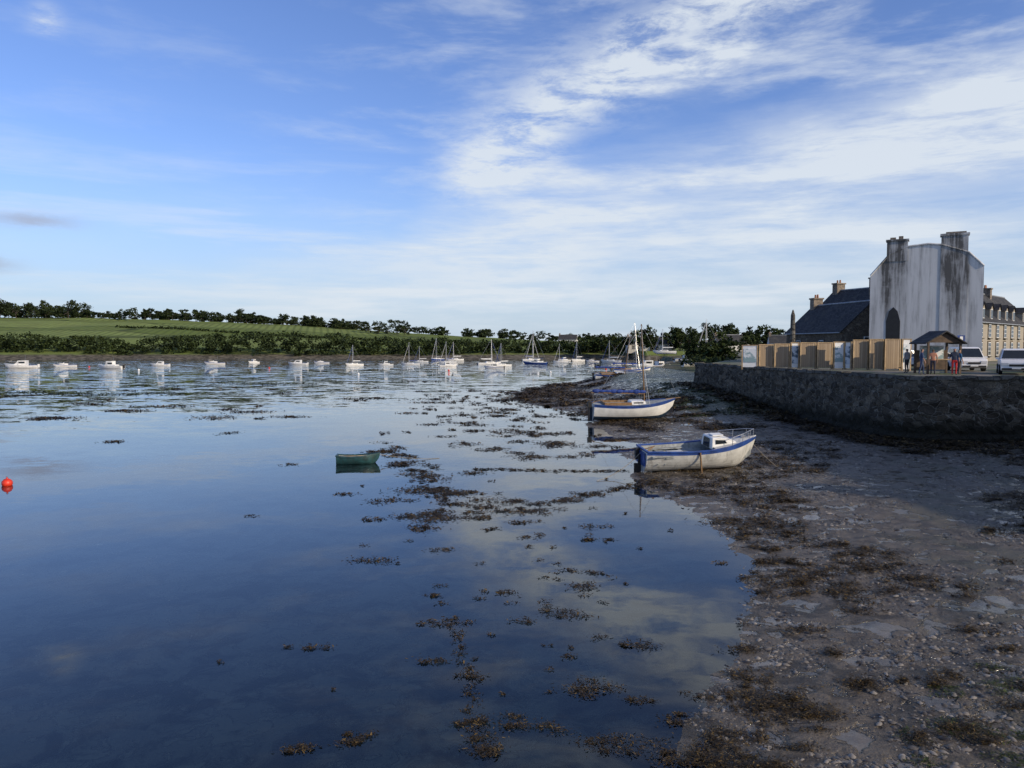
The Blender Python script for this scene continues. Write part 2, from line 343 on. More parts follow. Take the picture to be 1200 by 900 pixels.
for x,y,w in PL: patch(sw,x,y,w*1.0,w*.62,.85,rot=rng.normal(0,.3))
for i in range(40):
    f=i/39; patch(sw,-6.8+f*5.6+rng.normal(0,.35),42-f*17+rng.normal(0,.6),.75,.5,.85)
for i in range(26):
    f=i/25; patch(sw,-.5+f*5.6+rng.normal(0,.12),25.5+f*5.2+rng.normal(0,.15),.5,.3,.9)
for i in range(24):
    f=i/23; patch(sw,-1.6+f*6.6,34.6-f*.6+rng.normal(0,.15),.5,.35,.9)
for i in range(150):
    y=rng.uniform(38,98); patch(sw,rng.normal(-1,4.5)+(y-60)*-.05,y,rng.uniform(.4,2.0),rng.uniform(.4,1.3),.75)
for i in range(26):
    y=rng.uniform(55,120); patch(sw,rng.uniform(-60,-8),y,rng.uniform(1,5),rng.uniform(.8,2.5),.4)
for i in range(60):
    patch(sw,rng.normal(0,2.6),rng.uniform(11,32),rng.uniform(.08,.32),None,.6)
for i in range(16): patch(sw,-1.25+rng.normal(0,.10)+i*.05,15.5-i*.3,.22,.3,.45)
sw.obj('floating_seaweed','weed')
sw=Soup(); 
for i in range(1400):
    y=9.5+34*rng.random()**1.35; xs=np.interp(y,SY,SX); x=xs+.1+rng.random()**.9*(y*.74+1-xs)
    if vn(np.array(x*.33+5),np.array(y*.27+11))<.55: continue
    patch(sw,x,y,rng.uniform(.12,.85)*(.6+y*.03),rng.uniform(.1,.5)*(.6+y*.03),.8,pile=.06)
for i in range(30):
    y=rng.uniform(9.8,24); xs=np.interp(y,SY,SX); x=xs+.3+rng.random()*(y*.7-xs); patch(sw,x,y,rng.uniform(.4,.9),rng.uniform(.25,.5),1.5,pile=.09)
for i in range(90):
    f=rng.random(); patch(sw,21.2-3.4*f+rng.normal(0,.5)-.6,42+34*f,rng.uniform(.8,2),rng.uniform(.8,2),1.1,pile=.15)
for i in range(90): patch(sw,rng.uniform(20,40),rng.uniform(37.5,41.8),rng.uniform(.8,2),rng.uniform(.5,1.2),1.1,pile=.15)
for i in range(180):
    y=rng.uniform(50,112); xs=np.interp(y,SY,SX); patch(sw,xs+rng.random()**1.2*10,y,rng.uniform(1,3),rng.uniform(1,2.5),1.,pile=.08)
sw.obj('shore_seaweed','weed')
sw=Soup()
for i in range(60): patch(sw,rng.uniform(12.5,19),rng.uniform(56,80),1.6,1.6,.6)
for i in range(16): 
    y=rng.uniform(9.8,13); patch(sw,y*.58+rng.normal(.3,.5),y,rng.uniform(.3,.8),rng.uniform(.2,.5),.6)
patch(sw,-36,112,14,6,.22); patch(sw,-57,92,15,7,.22); patch(sw,-46,88,12,4,.2)
sw.obj('green_algae','algae')
# pebbles
n=20000; Yp=9.3+34*rng.random(n)**1.6; xs=np.interp(Yp,SY,SX); Xp=xs-.3+rng.random(n)*(Yp*.75+1-xs)
keep=fbm(Xp*.6,Yp*.6,3)>-.06; Xp=Xp[keep];Yp=Yp[keep]; n=len(Xp); Zp=height(Xp,Yp)
r=.008+.045*rng.random(n)**6+.0006*Yp
base=np.array([(1,0,0),(.4,.9,0),(-.6,.75,0),(-1,-.1,0),(-.4,-.85,0),(.6,-.7,0),(.5,.2,.7),(-.35,.3,.8),(-.1,-.45,.65)])
fb=np.array([(0,1,6),(1,2,7),(2,3,7),(3,4,8),(4,5,8),(5,0,6),(1,7,6),(3,8,7),(5,6,8),(6,7,8)])
th=rng.random(n)*6.28; cs,sn=np.cos(th),np.sin(th); B=base[None]*np.stack([r*(1+rng.random(n)),r,r*.7],1)[:,None,:]
Vx=B[...,0]*cs[:,None]-B[...,1]*sn[:,None]+Xp[:,None]; Vy=B[...,0]*sn[:,None]+B[...,1]*cs[:,None]+Yp[:,None]; Vz=B[...,2]+Zp[:,None]-.002
npmesh('pebbles',np.stack([Vx,Vy,Vz],-1).reshape(-1,3),(fb[None]+(np.arange(n)*9)[:,None,None]).reshape(-1,3),['pebble'])
# ------------------------------------------------------------------ quay
WALL=[(60,44.6),(40,43.4),(26.5,42.4),(23.4,42.3),(22.2,43.2),(21.6,45.5),(20.6,56),(19.4,67),(18.3,76.6),(19.5,80)]
a=Acc()
TOP=3.9
pts=[]
for (x0,y0),(x1,y1) in zip(WALL[:-1],WALL[1:]):
    L=math.hypot(x1-x0,y1-y0); k=max(1,int(L/.3))
    for i in range(k): f=i/k; pts.append((x0+(x1-x0)*f,y0+(y1-y0)*f))
pts.append(WALL[-1]); vs=[];fs=[]; rows=20
def nrm(i):
    p=pts[max(0,i-1)];q=pts[min(len(pts)-1,i+1)]; dx,dy=q[0]-p[0],q[1]-p[1]; l=math.hypot(dx,dy); return (dy/l*-1,dx/l) 
for i,p in enumerate(pts):
    nx,ny=nrm(i)
    ox,oy=-nx,-ny
    if ox*(30-p[0])+oy*(60-p[1])>0: ox,oy=-ox,-oy
    for j in range(rows+1):
        z=-.6+(TOP-.12+.6)*j/rows; off=.35*(1-j/rows)+random.uniform(-.08,.08)+(.0 if j>5 else .18)
        vs.append((p[0]+ox*off,p[1]+oy*off,z))
for i in range(len(pts)-1):
    for j in range(rows):
        q=i*(rows+1)+j; fs.append((q,q+rows+1,q+rows+2,q+1))
a.add(vs,fs,'quaystone'); par=empty('quay_wall',(0,0,0)); a.build('stone_face',parent=par)
a=Acc()
for (x0,y0),(x1,y1) in zip(WALL[:-1],WALL[1:]):
    L=math.hypot(x1-x0,y1-y0); ang=math.atan2(y1-y0,x1-x0); s_=0
    while s_<L-.02:
        w=min(random.uniform(.4,1.0),L-s_); f=(s_+w/2)/L; nx,ny=-math.sin(ang),math.cos(ang)
        cx=x0+(x1-x0)*f;cy=y0+(y1-y0)*f
        if nx*(30-cx)+ny*(60-cy)<0: nx,ny=-nx,-ny
        a.box((cx+nx*.2,cy+ny*.2,TOP-.09+random.uniform(-.04,.04)),(w-.02,.6+random.uniform(-.08,.08),.2),'coping',ang+random.uniform(-.03,.03)); s_+=w
a.build('coping_stones',parent=par)
a=Acc(); poly=[(60,44.7),(40,43.5),(26.5,42.6),(23.5,42.5),(22.5,43.4),(21.9,45.6),(20.9,56),(19.7,67),(18.6,76.6),(22,84),(36,120),(70,300),(900,300),(900,44.7)]
n=len(poly); a.add([(x,y,3.74) for x,y in poly],[tuple(range(n-1,-1,-1))],'quayground'); a.add([(x,y,-1) for x,y in poly]+[(x,y,3.74) for x,y in poly],[(i,(i+1)%n,n+(i+1)%n,n+i) for i in range(n) if i>=8],'quaystone')
a.build('quay_ground')
a=Acc(); a.box((62,6,1.37),(58,60,4.7),'quaystone'); a.box((62,6,3.76),(58.4,60.4,.12),'coping'); a.build('unseen_shade_quay')  # out-of-view quay block, added as base for the shade-casting warehouse
QZ=3.745
# ------------------------------------------------------------------ foliage
def clump(soup,c,r,n,size):
    d=rng.normal(0,1,(n,3)); d/=np.linalg.norm(d,axis=1)[:,None]; rad=rng.random(n)**.45
    P=np.array(c)+d*rad[:,None]*np.array(r)
    V,F=ribbons(P,size,.75,0,1.0); soup.put(V,F)
def tree(leaf,wood,x,y,z,h,w,kind='round',size=.6,dens=1):
    tr=h*(.35 if kind=='round' else .5)
    wood.cyl((x,y,z-.5),(x+random.uniform(-.6,.6),y,z+tr),h*.022,h*.014,'bark',5,False)
    for k in range(4):
        an=random.random()*6.28; wood.cyl((x,y,z+tr*.75),(x+math.cos(an)*w*.35,y+math.sin(an)*w*.35,z+tr+h*.22),h*.011,h*.005,'bark',4,False)
    lean=random.uniform(-.15,.15)*w
    for k in range(int(9+5*dens)):
        an=random.random()*6.28; rr=random.random()**.6*w*.42
        cz=z+(random.uniform(.12,.92)*h if kind=='round' else random.uniform(.45,.95)*h)
        taper=1-.75*abs((cz-z)/h-.5)
        rs=random.uniform(.6,1.3)
        clump(leaf,(x+lean+math.cos(an)*rr*taper,y+math.sin(an)*rr*taper,cz),(w*.18*rs,w*.18*rs,h*(.12 if kind=='round' else .08)*rs),int(24*dens*rs),size)
sk=Soup(); wd=Acc()
def zt_(x,y): return float(height(x,y))
for i in range(64):
    x=rng.uniform(-600,-340) if i%3 else rng.uniform(-410,-340); y=rng.uniform(585,640); tree(sk,wd,x,y,zt_(x,y),rng.uniform(7,15),rng.uniform(9,17),random.choice(['round','round','pine']),1.)
for i in range(150):
    x=-365+rng.random()*215; y=rng.uniform(590,635)
    q=vn(np.array(x*.055),np.array(7.7))
    hh=rng.uniform(3.5,12)*(1 if x<-210 else .8)*(.4+.9*q); tree(sk,wd,x,y,zt_(x,y),hh,rng.uniform(5,12),random.choice(['round','round','pine']),.8)
for i in range(110):
    x=rng.uniform(-165,130); y=rng.uniform(590,640); tree(sk,wd,x,y,zt_(x,y),rng.uniform(2.5,8.5),rng.uniform(6,13),'round',.85)
for cx in (-104,-97,-90,-83,-78): tree(sk,wd,cx,560,zt_(cx,560),rng.uniform(8,11),11,'round',.8)
a0=sk.obj('skyline_trees','leafpine'); w0=wd.build('skyline_tree_trunks'); w0.parent=a0
sk=Soup()
for i in range(1150):
    x=rng.uniform(-300,60); 
    hmax=np.interp(x,[-290,-210,-150,-100,-50,0,60],[7.2,6.8,6.4,8.2,6.6,4.6,3.6])*(.7+.6*vn(np.array(x*.09),np.array(1.3)))
    y=rng.uniform(327,345); zz=rng.random()*hmax; clump(sk,(x,y,zt_(x,y)+zz*.9),(2.4,2.2,1.2),34,.7)
for i in range(150):
    x=-250+i*1.6+rng.normal(0,.8); y=455-.28*(x+130); clump(sk,(x,y,zt_(x,y)+.6),(1.8,1.5,1.1),18,.8)
for i in range(110):
    x=-70+i*1.5+rng.normal(0,.8); y=410+.5*x; clump(sk,(x,y,zt_(x,y)+.8),(2.2,1.5,1.7),22,.8)
sk.obj('shoreline_hedge','leaf')
sk=Soup(); wd=Acc()
for i in range(90):
    x=rng.uniform(28,150); y=rng.uniform(300,345); tree(sk,wd,x,y,3.4,np.interp(x,[30,60,85,150],[5,10.5,11,8.5])*rng.uniform(.6,1.1),rng.uniform(6,11),random.choice(['round','round','pine']),.75)
for x,y,h,w in ((52,205,8.5,7),(56,208,7,7),(60,203,6,6),(49,212,7,6),(66,210,6,7),(38,150,3,5),(41,152,3.4,5),(36,148,2.4,4),(45,160,3.2,5),(34,140,1.8,4),(33,128,1.8,4),(37,132,1.8,4)): tree(sk,wd,x,y,3.4,h,w,'round',.4,1.6)
for i in range(110):
    y=rng.uniform(95,200); x=.22*y+rng.uniform(1,12); clump(sk,(x,y,max(3,zt_(x,y))+.3),(1.5,1.5,.6),34,.3)
a0=sk.obj('village_trees','leaf'); w0=wd.build('village_tree_trunks'); w0.parent=a0
# ------------------------------------------------------------------ houses
def house(name,loc,rz,W,D,ze,zr,wall,roof,wins=(),chims=(),dorm=(),z0=QZ-.3,door=None):
    """front facade y=0, ridge along x"""
    p=empty(name,(loc[0],loc[1],0),(0,0,rz))
    a=Acc(); 
    a.add([(0,0,z0),(W,0,z0),(W,D,z0),(0,D,z0),(0,0,ze),(W,0,ze),(W,D,ze),(0,D,ze),(0,D/2,zr-.12),(W,D/2,zr-.12)],
      [(0,1,5,4),(2,3,7,6),(1,2,6,9,5),(3,0,4,8,7)],wall); a.build('walls',parent=p)
    a=Acc(); o=.25; sl=(zr-ze)/(D/2); th=.14
    for sgn in (0,1):
        y0=-o if sgn==0 else D+o; y1=D/2; zlo=ze-o*sl
        vs=[(-.12,y0,zlo),(W+.12,y0,zlo),(W+.12,y1,zr),(-.12,y1,zr)]; vs+= [(x,y,z+th) for x,y,z in vs]
        a.add(vs,[(0,1,2,3),(4,5,6,7),(0,1,5,4),(1,2,6,5),(3,0,4,7)],roof)
    a.cyl((-.12,D/2,zr+th),(W+.12,D/2,zr+th),.1,.1,'zinc',6); a.cyl((0,-o-.06,ze-o*sl+.03),(W,-o-.06,ze-o*sl+.03),.07,.07,'zinc',6)
    a.build('roof',parent=p)
    if wins or door:
        a=Acc()
        for x,z,w,h in wins:
            a.box((x,-.02,z),(w+.3,.08,h+.3),'housestone' if wall!='housestone' else 'coping')
            a.box((x,-.05,z),(w,.08,h),'frame')
            for k in (-1,1): 
                for q in (-1,0,1): a.box((x+k*w*.235,-.085,z+q*h*.31),(w*.40,.03,h*.27),'glass')
            a.box((x,-.12,z-h/2-.12),(w+.36,.2,.1),'coping')
        if door: a.box((door,-.04,QZ+1.05),(1.,.12,2.1),'darkwood')
        a.build('windows',parent=p)
    if dorm:
        a=Acc()
        for x in dorm:
            zb=ze+.15; yb=.25; w=1.3;h=1.45
            a.prism([(x-w/2,zb),(x+w/2,zb),(x+w/2,zb+h),(x,zb+h+.6),(x-w/2,zb+h)],yb,yb+2.2,'cream')
            a.add([(x-w/2-.15,yb-.15,zb+h-.12),(x,yb-.15,zb+h+.68),(x,yb+2.8,zb+h+.68),(x-w/2-.15,yb+2.8,zb+h-.12)],[(0,1,2,3)],roof)
            a.add([(x+w/2+.15,yb-.15,zb+h-.12),(x,yb-.15,zb+h+.682),(x,yb+2.8,zb+h+.682),(x+w/2+.15,yb+2.8,zb+h-.12)],[(0,3,2,1)],roof)
            a.box((x,yb-.02,zb+.75),(.85,.08,1.15),'frame'); 
            for k in (-1,1): a.box((x+k*.2,yb-.06,zb+.75),(.33,.03,1.02),'glass')
        a.build('dormers',parent=p)
    a=Acc()
    for x,w,d,zt in chims:
        a.box((x,D/2,(zr-1+zt)/2),(w,d,zt-zr+1),'brick'); a.box((x,D/2,zt+.08),(w+.2,d+.2,.18),'brick')
        for k in (-.28,.28): a.cyl((x+k*w,D/2,zt+.15),(x+k*w,D/2,zt+.6),.13,.1,'terracotta',8)
    if chims: a.build('chimneys',parent=p)
    return p
wins=[(2+i*3.6,z,1.1,1.6) for i in range(8) for z in (5.2,7.35)]
house('dormer_house',(53,88),R(45),30,8,8.5,12.4,'cream','slate',wins,[(.6,.9,1.8,13.3),(10,.8,1.4,13.2),(20,.8,1.4,13.2)],[3.8,7.4,11.,14.6,18.2,24])
p=house('stone_cottage',(34.15,95.8),R(-81.5),12,7,7.2,10.4,'housestone','slate',[(3,5.6,.9,1.2),(8,5.6,.9,1.2)],[(.7,.9,1.2,11.3)])
a=Acc(); a.box((12.03,3.0,6.),(.08,.8,1.2),'frame'); a.box((12.08,3.0,6.),(.03,.6,1.0),'glass'); a.build('gable_window',parent=p)
house('slate_house',(41.5,108),R(-70),9,9,9.3,13.2,'housestone','slate',[(3,7,.9,1.2)],[(8.,1.0,2.4,14.4),(.8,.9,1.4,14.2)])
house('unseen_shade_warehouse',(46,8),R(90),26,12,11.,14.5,'housestone','slate',[(3+i*4,6.,1.2,1.6) for i in range(6)],[(1,.9,1.4,15.6)],z0=3.7)  # out-of-view building, added to shade the quay corner and right-hand mud
# white gable house
p=empty('white_gable_house',(40.1,75,0),(0,0,-R(28)))
prof=[(-4.85,QZ-.3),(4.85,QZ-.3),(4.85,13.0),(3.6,14.35),(1.3,15.2),(.2,15.35),(-1.5,15.2),(-3.2,14.5),(-4.85,12.5)]
a=Acc(); a.prism(prof,0,11,'gable'); a.build('walls',parent=p)
a=Acc(); up=prof[2:]
for (x0,z0),(x1,z1) in zip(up[:-1],up[1:]):
    a.add([(x0,.02,z0+.01),(x1,.02,z1+.01),(x1,11.1,z1+.01),(x0,11.1,z0+.01),(x0,.02,z0+.16),(x1,.02,z1+.16),(x1,11.1,z1+.16),(x0,11.1,z0+.16)],[(4,5,6,7),(0,1,5,4),(2,3,7,6)],'slate')
for (x0,z0),(x1,z1) in zip(up[:-1],up[1:]): a.cyl((x0,.0,z0+.08),(x1,.0,z1+.08),.1,.1,'gable',6)
a.build('roof',parent=p)
a=Acc()
a.box((-2.5,.49,14.9),(1.85,1.1,2.),'gable'); a.box((-2.5,.49,15.95),(2.05,1.3,.16),'gable'); a.box((-2.9,.4,16.1),(.5,.5,.3),'brick'); a.box((-2.2,.45,16.15),(.4,.45,.4),'brick')
a.box((2.4,.51,11.2),(2.3,1.1,9.9),'gable',top=(.97,1)); a.box((2.4,.51,16.2),(2.45,1.25,.2),'gable'); a.box((2.5,.45,16.38),(1.7,.6,.18),'brick')
a.build('chimney_stacks',parent=p)
a=Acc(); a.prism([(-3.35,5.2),(-2.1,5.2),(-2.1,8.0),(-2.35,9.0),(-2.72,9.4),(-3.1,9.0),(-3.35,8.0)],-.03,.05,'rubber'); a.build('blocked_archway',parent=p)
for i,(x,y,rz,w) in enumerate([(70,260,.3,12),(92,275,-.2,14),(112,262,.5,12),(82,300,.1,10),(48,318,0,9),(30,500,-.2,12),(60,330,.2,9)]):
    zz=max(3.4,zt_(x,y)); house('village_house',(x,y),rz,w,7,zz+3,zz+5.8,'houseswhite','slate',[(w*.25,zz+1.6,1,1.2),(w*.7,zz+1.6,1,1.2)],[(.5,.8,1,zz+6.5)],z0=zz-1)
a=Acc(); a.box((0,0,.25),(.8,.8,.5),'coping'); a.cyl((0,0,.5),(0,0,4.6),.28,.2,'coping',8); a.cyl((0,0,4.6),(0,0,5.1),.2,.05,'coping',8); a.build('granite_pillar',(25.5,70,QZ))
# ------------------------------------------------------------------ exhibition panels
def panel(u0,u1,y,h,kind,dy=0):
    x0=(u0-600)/901*y;x1=(u1-600)/901*(y+dy); W=math.hypot(x1-x0,dy); a=Acc()
    a.box((0,0,h/2+.1),(W,.12,h),{'w':'slats','p':'paper','q':'paper'}[kind])
    for k in (-1,1): a.box((k*(W/2-.05),.0,h/2),(.1,.16,h+.2),'wood')
    a.box((0,.0,h+.13),(W+.04,.2,.06),'wood')
    if kind=='p': a.box((0,-.08,h*.6),(W*.75,.03,h*.62),'p1')
    if kind=='q': a.box((0,-.08,h*.55),(W*.72,.03,h*.7),'p2')
    a.box((0,.5,.2),(.08,1.,.08),'wood'); 
    nm={'w':'timber_hoarding','p':'exhibition_panel','q':'exhibition_panel'}[kind]
    a.build(nm,((x0+x1)/2,y+dy/2,QZ),(0,0,math.atan2(dy,x1-x0)))
for q in [(869,888,63,1.75,'p',-.4),(889,906,63,1.8,'w',0),(907,925,62.6,1.85,'w',0),(926,936,62,1.95,'q',0),(937,956,61.5,1.95,'w',0),(957,975,61,1.95,'w',0),(976,989,60,2.0,'p',0),(990,998,60,2.0,'q',-.5),
          (999,1017,59,2.15,'w',0),(1018,1035,58.6,2.2,'w',0),(1036,1055,58.2,2.2,'w',0),(1056,1067,57,2.2,'p',0)]: panel(*q)
# shelter
a=Acc()
for x in (-1.05,1.05):
    for y in (-.8,.8): a.box((x,y,1.05),(.12,.12,2.1),'darkwood')
for k in (-1,1): a.add([(k*1.35,-1.05,1.95),(0,-1.05,2.75),(0,1.05,2.75),(k*1.35,1.05,1.95),(k*1.35,-1.05,2.03),(0,-1.05,2.83),(0,1.05,2.83),(k*1.35,1.05,2.03)],[(0,1,2,3),(4,5,6,7),(0,1,5,4),(2,3,7,6),(3,0,4,7)],'slate')
a.prism([(-1.1,2.05),(1.1,2.05),(0,2.68)],-.82,-.78,'darkwood'); a.box((0,.78,.9),(2.0,.06,1.3),'darkwood'); a.box((0,-.3,.95),(1.5,.6,.06),'wood'); a.box((0,.72,1.4),(1.6,.04,.9),'p1')
a.build('wooden_shelter',(28.2,51,QZ))
# ------------------------------------------------------------------ people
def person(loc,rz,shirt,trou,hair,walk=0,h=1.72,arm=0,short=False):
    m,t,b=newmat('clothes'); tc=t.node('ShaderNodeTexCoord').outputs['Object']; s=t.sep(tc); X=t.m('ABSOLUTE',s[0]);Y=s[1];Z=s[2]
    skin=(.42,.24,.17)
    gt=lambda a_,v: t.m('GREATER_THAN',a_,v)
    c=t.mix(gt(Z,.09),(.03,.03,.03),skin if short else trou)
    if short: c=t.mix(gt(Z,.48),c,trou)
    c=t.mix(gt(Z,.96),c,shirt)
    c=t.mix(t.m('MULTIPLY',gt(X,.225),t.m('SUBTRACT',1.,gt(Z,1.12))),c,skin)
    c=t.mix(gt(Z,1.47),c,skin)
    hm=t.m('MAXIMUM',gt(Z,1.665),t.m('MULTIPLY',gt(Z,1.55),gt(Y,.01))); c=t.mix(hm,c,hair)
    t.put(b.inputs['Base Color'],c); b.inputs['Roughness'].default_value=.8
    w=walk
    V=[];E=[];Rr=[]
    def v(p,r,par=None):
        V.append(p);Rr.append(r if isinstance(r,tuple) else (r,r))
        if par is not None: E.append((par,len(V)-1))
        return len(V)-1
    pel=v((0,0,.96),(.155,.115)); wa=v((0,0,1.12),(.135,.10),pel); ch=v((0,.01,1.32),(.165,.115),wa); nb=v((0,.01,1.46),(.07,.065),ch); nk=v((0,0,1.53),.055,nb)
    hd=v((0,-.01,1.62),(.078,.095),nk); tp=v((0,0,1.70),(.07,.085),hd)
    v((0,-.105,1.61),.014,hd)
    for k in (-1,1):
        ft=k*w
        hip=v((k*.09,0,.90),(.095,.1),pel); kn=v((k*.10,-.16*ft-.02,.50),.062,hip); an=v((k*.10,-.24*ft+.03,.10),.042,kn); v((k*.11,-.24*ft-.13,.04),.036,an)
        sh=v((k*.18,.01,1.40),.065,ch); el=v((k*.245,.03+.10*ft,1.13),.043,sh); wr=v((k*.25,-.05+.16*ft-arm*.2,.90+arm*.25),.028,el)
        pm=v((k*.25,-.07+.17*ft-arm*.25,.83+arm*.27),(.022,.034),wr)
        for q in range(4): f1=v((k*.25,-.098+.018*q+.17*ft-arm*.27,.78+arm*.27),.009,pm); v((k*.245,-.10+.018*q+.17*ft-arm*.28,.745+arm*.27-abs(q-1.5)*.006),.008,f1)
        v((k*.245,-.115+.17*ft-arm*.27,.82+arm*.27),.009,pm)
        v((k*.082,0,1.61),.016,hd)
    me=bpy.data.meshes.new('person'); me.from_pydata(V,E,[]); me.materials.append(m)
    o=bpy.data.objects.new('person',me); sc.collection.objects.link(o)
    md=o.modifiers.new('Skin','SKIN'); md.use_smooth_shade=True
    for i,sv in enumerate(me.skin_vertices[0].data): sv.radius=Rr[i]; sv.use_root=(i==0)
    o.modifiers.new('Sub','SUBSURF').levels=1; o.modifiers['Sub'].render_levels=2
    k=h/1.78; o.scale=(k,k,k); o.location=loc; o.rotation_euler=(0,0,rz)
    a=Acc()
    for q in (-1,1): a.ball((q*.032,-.098,1.635),(.012,.008,.008),'rubber',8,5)
    a.box((0,-.1,1.575),(.045,.012,.008),'lampr'); a.build('face_features',parent=o)
    return o
pz=QZ
person((25.9,48.6,pz),R(70),(.03,.05,.12),(.04,.06,.12),(.05,.03,.02),.6)
person((27.9,48.5,pz),R(-20),(.02,.03,.06),(.5,.02,.02),(.12,.10,.08),.15,1.75,.3)
person((27.1,49.5,pz),R(160),(.45,.20,.12),(.03,.03,.05),(.1,.06,.03),.2,1.68)
person((28.6,49.2,pz),R(100),(.02,.10,.22),(.10,.09,.08),(.25,.2,.15),.3,1.65)
person((26.7,52,pz),R(200),(.25,.25,.27),(.02,.02,.03),(.03,.02,.02),0,1.72)
# ------------------------------------------------------------------ cars
def car(loc,rz,paint,L=4.3,W=1.78,H=1.5,van=False):
    p=empty('parked_car' if not van else 'parked_van',loc,(0,0,rz))
    a=Acc(); hw=W/2
    lo=[(-L/2,.35),(-L/2+.03,.75),(-L/2+.12,.92),(-L*.18 if not van else -L*.3,.98),(L*.30,.96),(L/2-.05,.9),(L/2,.5),(L/2-.05,.28),(-L/2+.1,.25)]
    def loft(prof,widths,mat):
        n=len(prof); vs=[];
        for sg,k in ((-1,1),(1,1)):
            for (x,z),w in zip(prof,widths): vs.append((x,sg*w,z))
        fs=[tuple(range(n)),tuple(range(2*n-1,n-1,-1))]+[(i,n+i,n+(i+1)%n,(i+1)%n) for i in range(n)]
        a.add(vs,fs,mat)
    loft(lo,[hw*.93,hw*.96,hw*.95,hw*.97,hw*.97,hw*.93,hw*.92,hw*.9,hw*.9],paint)
    xr=L*.47; xf=-L*.22 if not van else -L*.36
    gh=[(xf,.97),(xf+.62,H-.05),(xf+.85,H),(xr-.5,H),(xr-.25,H-.06),(xr,.95)]
    loft(gh,[hw*.92,hw*.74,hw*.70,hw*.70,hw*.73,hw*.9],paint)
    o=a.build('body',parent=p); bv=o.modifiers.new('b','BEVEL'); bv.width=.05; bv.segments=3; bv.limit_method='ANGLE'
    a=Acc()
    for sg in (-1,1):
        y0=hw*.90*sg+.012*sg; y1=hw*.755*sg+.012*sg
        def win(xa,xb,xc,xd): a.add([(xa,y0,1.0),(xb,y0,1.0),(xc,y1,H-.12),(xd,y1,H-.12)],[(0,1,2,3)],'glass')
        m_=(xf+xr)/2; win(xf+.22,m_-.05,m_-.05,xf+.78); win(m_+.05,xr-.35,xr-.48,m_+.05)
    a.add([(xf-.02+.05,-hw*.82,1.02),(xf-.02+.05,hw*.82,1.02),(xf+.55,hw*.68,H-.10),(xf+.55,-hw*.68,H-.10)],[(0,1,2,3)],'glass')
    a.add([(xr+.012,-hw*.78,1.02),(xr+.012,hw*.78,1.02),(xr-.2,hw*.66,H-.12),(xr-.2,-hw*.66,H-.12)],[(0,3,2,1)],'glass')
    a.build('windows',parent=p)
    a=Acc()
    for x in (-L*.31,L*.30):
        for sg in (-1,1):
            a.cyl((x,sg*(hw-.2),.32),(x,sg*(hw+.01),.32),.32,.32,'rubber',18); a.cyl((x,sg*(hw+.0),.32),(x,sg*(hw+.025),.32),.2,.18,'metal',10)
    for sg in (-1,1):
        a.box((-L/2+.04,sg*hw*.68,.68),(.1,.38,.16),'lamp'); a.box((L/2-.02,sg*hw*.78,.75),(.08,.2,.3),'lampr'); a.box((xf+.25,sg*(hw+.06),1.02),(.14,.2,.13),paint)
    a.box((-L/2,0,.6),(.05,.8,.14),'rubber'); a.box((-L/2-.01,0,.42),(.04,.5,.11),'paper'); a.box((-L/2+.03,0,.36),(.1,W*.85,.14),'rubber'); a.box((L/2,0,.45),(.04,.5,.11),'paper')
    a.build('wheels_and_lights',parent=p)
car((33.0,50.5,QZ),R(60),'carwhite',4.4,1.85,1.65)
car((33.6,57,QZ),R(75),'carwhite',4.2,1.8,1.75,True)
car((32.6,60.5,QZ),R(20),'silver',4.2)
car((37.5,54.5,QZ),R(50),'silver',4.3)
car((33.6,68,QZ),R(10),'carblue',4.1)
a=Acc(); a.cyl((0,0,0),(0,0,2.6),.035,.035,'metal',8); a.box((0,-.05,2.3),(.5,.03,.5),'blue'); a.box((0,-.07,2.3),(.2,.02,.34),'paper'); a.build('parking_sign',(30.3,52,QZ))
